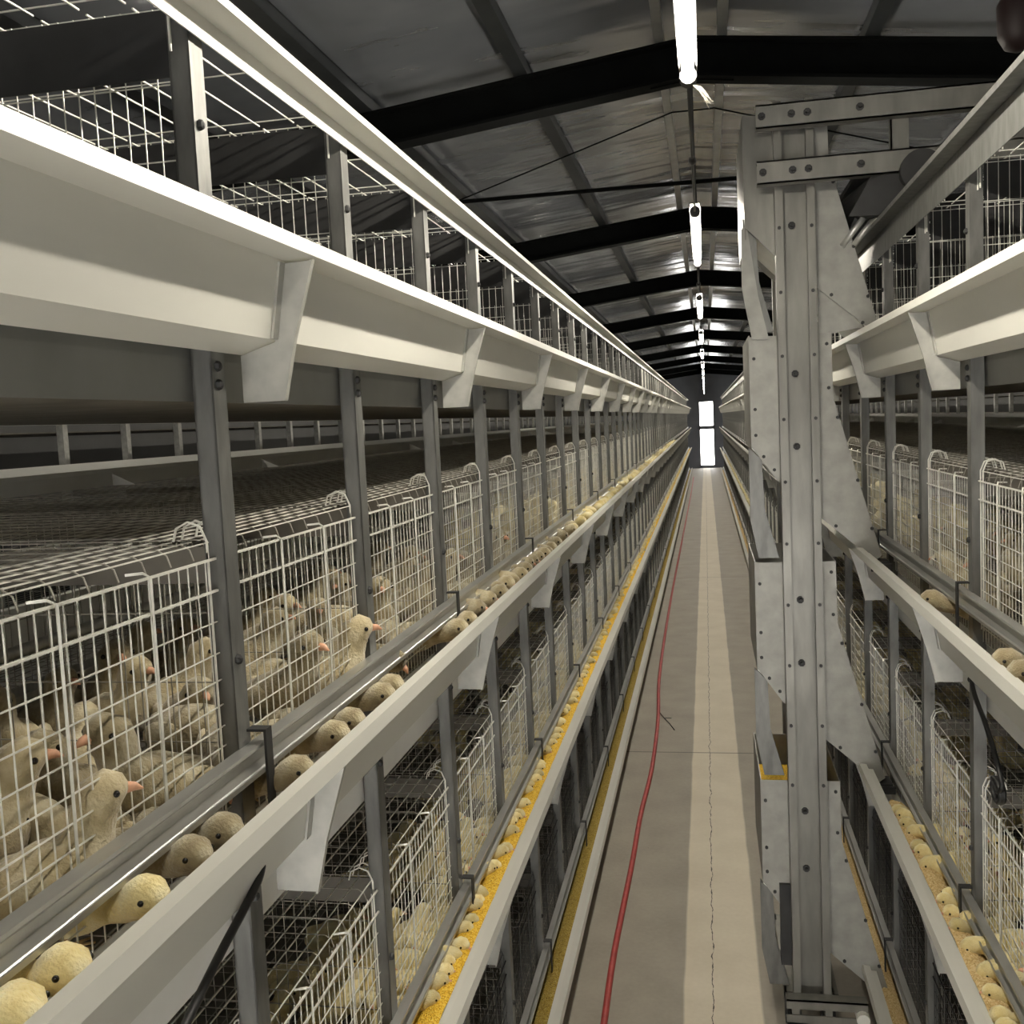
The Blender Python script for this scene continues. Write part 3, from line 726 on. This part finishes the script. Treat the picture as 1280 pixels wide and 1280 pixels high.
for pose in SP:
    for age, mt in (('young','chick'), ('old','chick_old')):
        nm = 'chick'
        me = chick_body(pose).mesh('chick', M[mt], True)
        o = link('chick', me)
        (hx, hz), (bx, bz), ang = HEAD[pose]
        ca, sa = math.cos(ang), math.sin(ang)
        def rot(dx, dz): return (dx*ca - dz*sa, dx*sa + dz*ca)
        mb = MB()
        p = [(bx-.002*ca, 0, bz-.002*sa)]; d1 = rot(.0045,-.0006); d2 = rot(.0090,-.0030)
        mb.tube([(bx-.002*ca,0,bz-.002*sa), (bx+d1[0],0,bz+d1[1]), (bx+d2[0],0,bz+d2[1])], [.0042,.0028,.0006], 7); mb.obj('beak', M['beak'], o, True)
        for s in (-1,1):
            e = rot(.0045, .0025); mb = MB(); mb.sphere((hx+e[0], s*.0132, hz+e[1]), .0022, 8, 6); mb.obj('eye', M['eye'], o, True)
            mb = MB(); mb.sphere((-.014, s*.0225, .034 if pose == 'rest' else (.030 if pose == 'reach' else .041)), .02, 10, 7, (1.25,.32,.72)); mb.obj('wing', M[mt], o, True)
            if pose not in ('rest', 'reach'):
                mb = MB(); mb.tube([(.002,s*.010,.026),(.001,s*.011,.012),(.004,s*.011,.003)], [.0032,.0018,.0016], 6)
                for a in (-.5, 0, .5): mb.tube([(.003,s*.011,.003),(.003+.016*math.cos(a),s*.011+.016*math.sin(a),.0012)], [.0015,.0007], 4)
                mb.tube([(.003,s*.011,.003),(-.006,s*.011,.0012)], [.0014,.0007], 4)
                mb.obj('leg', M['leg'], o, True)
        CH[pose, age] = o; tree(o)
used = set(); NCH = 0
def chick(pose, age, loc, rz, sc, label, group=None, tilt=0):
    global NCH
    key = (pose, age); src = CH[key]
    if key not in used:
        used.add(key); o = src
        if group: o['group'] = group
        o['label'] = label
    else: o = dup(src, loc, rz, label, group)
    o.location = loc; o.rotation_euler = (0, tilt, rz); o.scale = (sc,)*3; o['category'] = 'chick'
    NCH += 1
    return o
flock = MB(); FB = {(p): chick_body(p, 7) for p in SP}
def flock_add(pose, loc, rz, sc):
    b_ = FB[pose]; c, s = math.cos(rz)*sc, math.sin(rz)*sc
    flock.add([(loc[0]+v[0]*c-v[1]*s, loc[1]+v[0]*s+v[1]*c, loc[2]+v[2]*sc) for v in b_.v], b_.f)
rnd = random.Random(21)
def scatter(side, ti, j, n, sc, dmin, wr=(.57,.92)):
    """spots in bay j of a tier"""
    S = SIDES[side]; ya = S['y0']+S['st']*(S['k0']+j); pts = []; tries = 0
    while len(pts) < n and tries < 900:
        tries += 1
        p = (rnd.uniform(*wr), ya+rnd.uniform(.055, S['st']-.055))
        if all((p[0]-q[0])**2+(p[1]-q[1])**2 > dmin*dmin for q in pts): pts.append(p)
    return [(S['s']*w, y, S['rims'][ti]-.0735) for w, y in pts]
def inside(side, ti, j, n, age, sc, dmin, label, group, individual, poses, wr=(.57,.92)):
    S = SIDES[side]
    for p in scatter(side, ti, j, n, sc, dmin, wr):
        pose = rnd.choice(poses); s_ = sc*rnd.uniform(.92,1.08)
        face = (PI if S['s'] > 0 else 0) + rnd.gauss(0, .9)
        if individual: chick(pose, age, p, face, s_, label, group)
        else: flock_add(pose, p, face, s_)
def feeders(side, ti, y0, y1, step, age, sc, label, group, individual, w0=.536, jit=.004, skip=.06, dz=-.066, pose='reach'):
    S = SIDES[side]; y = y0
    out = []
    while y < y1:
        if rnd.random() > skip:
            face = (PI if S['s'] > 0 else 0) + rnd.gauss(0, .45)
            loc = (S['s']*(w0+rnd.uniform(-jit, jit)), y, S['rims'][ti]+dz)
            s_ = sc*rnd.uniform(.92, 1.06)
            ps = pose if rnd.random() < .8 else 'feed'
            if individual: out.append(chick(ps, age, loc, face, s_, label, group))
            else: flock_add(ps, loc, face, s_)
        y += step*rnd.uniform(.85, 1.2)
    return out
# --- inside the middle left cages: the older birds
for j, n in ((0,15),(1,14),(2,11),(3,8),(4,6)):
    inside('left', 2, j, n, 'old', 1.5, .085, 'buff half-grown chick standing inside the %s middle cage of the left row' % ('nearest' if j == 0 else ORD[j]), 'chicks in the %s middle left cage' % ORD[j], True, ['alert','alert','alert','rest','feed'], (.56,.90))
for j in range(5, 16): inside('left', 2, j, 4, 'old', 1.5, .09, '', '', False, ['alert','rest'])
# --- heads over the middle left trough, each its own
ML = [(0.576,'reach','pale chick head at the very corner over the middle left trough, cut by the frame'),
      (0.612,'reach','yellow chick head, second from the corner over the middle left trough'),
      (0.662,'reach','big chick head with a black eye, third from the corner, middle left trough'),
      (0.775,'reach','chick with a round peach crown, fourth from the corner, middle left trough'),
      (0.868,'reach','yellow chick bending into the middle left trough just before the first dark strap'),
      (0.925,'reach','reddish chick head half hidden beside the first dark strap of the middle left trough'),
      (1.075,'reach','small chick face just past the first dark strap of the middle left trough'),
      (1.235,'reach','round chick head, nearer of a close pair over the middle left trough'),
      (1.29,'reach','pinkish chick head, farther of a close pair over the middle left trough'),
      (1.41,'reach','nearer of two chick heads midway between the first two straps, middle left trough'),
      (1.475,'reach','farther of two chick heads midway between the first two straps, middle left trough')]
for y, pose, lab in ML:
    chick(pose, 'old' if y > .8 else 'young', (-.540+rnd.uniform(-.003,.003), y, 1.433-.072), rnd.uniform(-.35,.2), 1.25, lab)
feeders('left', 2, 1.8, 3.6, .062, 'old', 1.3, 'brownish chick eating along the middle left trough past the second strap', 'chicks along the middle left trough', True, .542, .004, .1, -.071)
feeders('left', 2, 3.6, 16, .075, 'old', 1.3, '', '', False, .542, .004, .15, -.071)
# --- lower left cages, dense pale chicks
for j, n in ((0,10),(1,20),(2,18),(3,14),(4,10)):
    inside('left', 1, j, n, 'young', 1.12, .054, 'pale yellow chick huddled inside the %s lower cage of the left row' % ORD[j], 'chicks in the %s lower left cage' % ORD[j], True, ['alert','rest','rest','feed'], (.555,.76))
for j in range(5, 40): inside('left', 1, j, 9, 'young', 1.15, .07, '', '', False, ['alert','rest','rest'])
# --- line of chicks in the lower left trough
LL = feeders('left', 1, 1.36, 4.2, .045, 'young', .99, 'yellow chick eating from the yellow feed in the lower left trough', 'chicks lined up in the lower left trough', True)
for i, o in enumerate(LL[:6]):
    o['label'] = 'yellow chick at the lower left trough, %s up from the bottom edge' % ORD[i]
    if 'group' in o: del o['group']
feeders('left', 1, 4.2, 29, .052, 'young', 1.0, '', '', False)
# --- lower right cages and trough
for j, n in ((0,10),(1,16),(2,14),(3,8)):
    inside('right', 1, j, n, 'young', 1.12, .062, 'pale yellow chick huddled inside the %s lower cage of the right row' % ORD[j], 'chicks in the %s lower right cage' % ORD[j], True, ['alert','rest','rest','feed'], (.555,.76))
for j in range(4, 20): inside('right', 1, j, 9, 'young', 1.15, .07, '', '', False, ['alert','rest','rest'])
RL = feeders('right', 1, 1.50, 2.66, .050, 'young', 1.06, 'x', None, True, .532, .004, .04)
for i, o in enumerate(RL):
    if 'group' in o: del o['group']
    o['label'] = ('pale yellow chick at the lower right trough, %s up from the corner' % ORD[i]) if i < 10 else 'pale yellow chick at the lower right trough close below the cart chute'
    if i >= 10: o['group'] = 'chicks by the lower right chute'
feeders('right', 1, 3.6, 26, .055, 'young', 1.05, '', '', False)
# --- middle right: a few older birds
for j, n in ((1,5),(2,6),(3,5)):
    inside('right', 2, j, n, 'old', 1.45, .085, 'buff half-grown chick inside the %s middle cage of the right row' % ORD[j], 'chicks in the %s middle right cage' % ORD[j], True, ['alert','rest'], (.56,.85))
for j in range(4, 14): inside('right', 2, j, 5, 'old', 1.45, .085, '', '', False, ['alert','rest'])
for y, lab in ((1.60,'tan chick head over the middle right trough at the right edge, nearest one'), (1.66,'tan chick head over the middle right trough, second from the right edge'), (2.18,'brown chick pecking in the middle right trough near the cart')):
    chick('reach', 'old', (.540, y, 1.415-.071), PI+rnd.uniform(-.3,.3), 1.35, lab)
fl = flock.obj('distant_chicks', M['chick'], None, True); tag(fl, 'distant pale chicks filling the far cages and troughs along both rows', 'chicks', kind='stuff')
print('CHICKS', NCH, 'far faces', len(flock.f), len(far.f), 'objects', len(bpy.data.objects))

# ------------------------------------------------------------------ sky outside, camera, view
w = bpy.data.worlds.new('World'); SC.world = w; w.use_nodes = True
bg = w.node_tree.nodes['Background']; bg.inputs['Color'].default_value = (1,.975,.93,1); bg.inputs['Strength'].default_value = 9.5
cd = bpy.data.cameras.new('camera'); co = bpy.data.objects.new('camera', cd); COL.objects.link(co); SC.camera = co
f, vx, vy, roll = 1276., 881.5, 518., math.radians(2.7)
hx, hy = math.cos(roll), -math.sin(roll)
F = Vector((vx-640, vy-640, f)).normalized()
U = F.cross(Vector((hx, hy, 0))).normalized()
if U.y > 0: U = -U
Xv = F.cross(U)
if Xv.x < 0: Xv = -Xv
right = Vector((Xv[0], F[0], U[0])); down = Vector((Xv[1], F[1], U[1])); fwd = Vector((Xv[2], F[2], U[2]))
co.matrix_world = Matrix(((right.x, -down.x, -fwd.x, CX), (right.y, -down.y, -fwd.y, 0), (right.z, -down.z, -fwd.z, H), (0,0,0,1)))
cd.sensor_width = 36; cd.sensor_fit = 'HORIZONTAL'; cd.lens = 36*f/1280; cd.clip_start = .02; cd.clip_end = 200
vs = SC.view_settings
vs.view_transform = 'Standard'; vs.look = 'None'; vs.gamma = 1; vs.use_curve_mapping = False; vs.exposure = 0.42
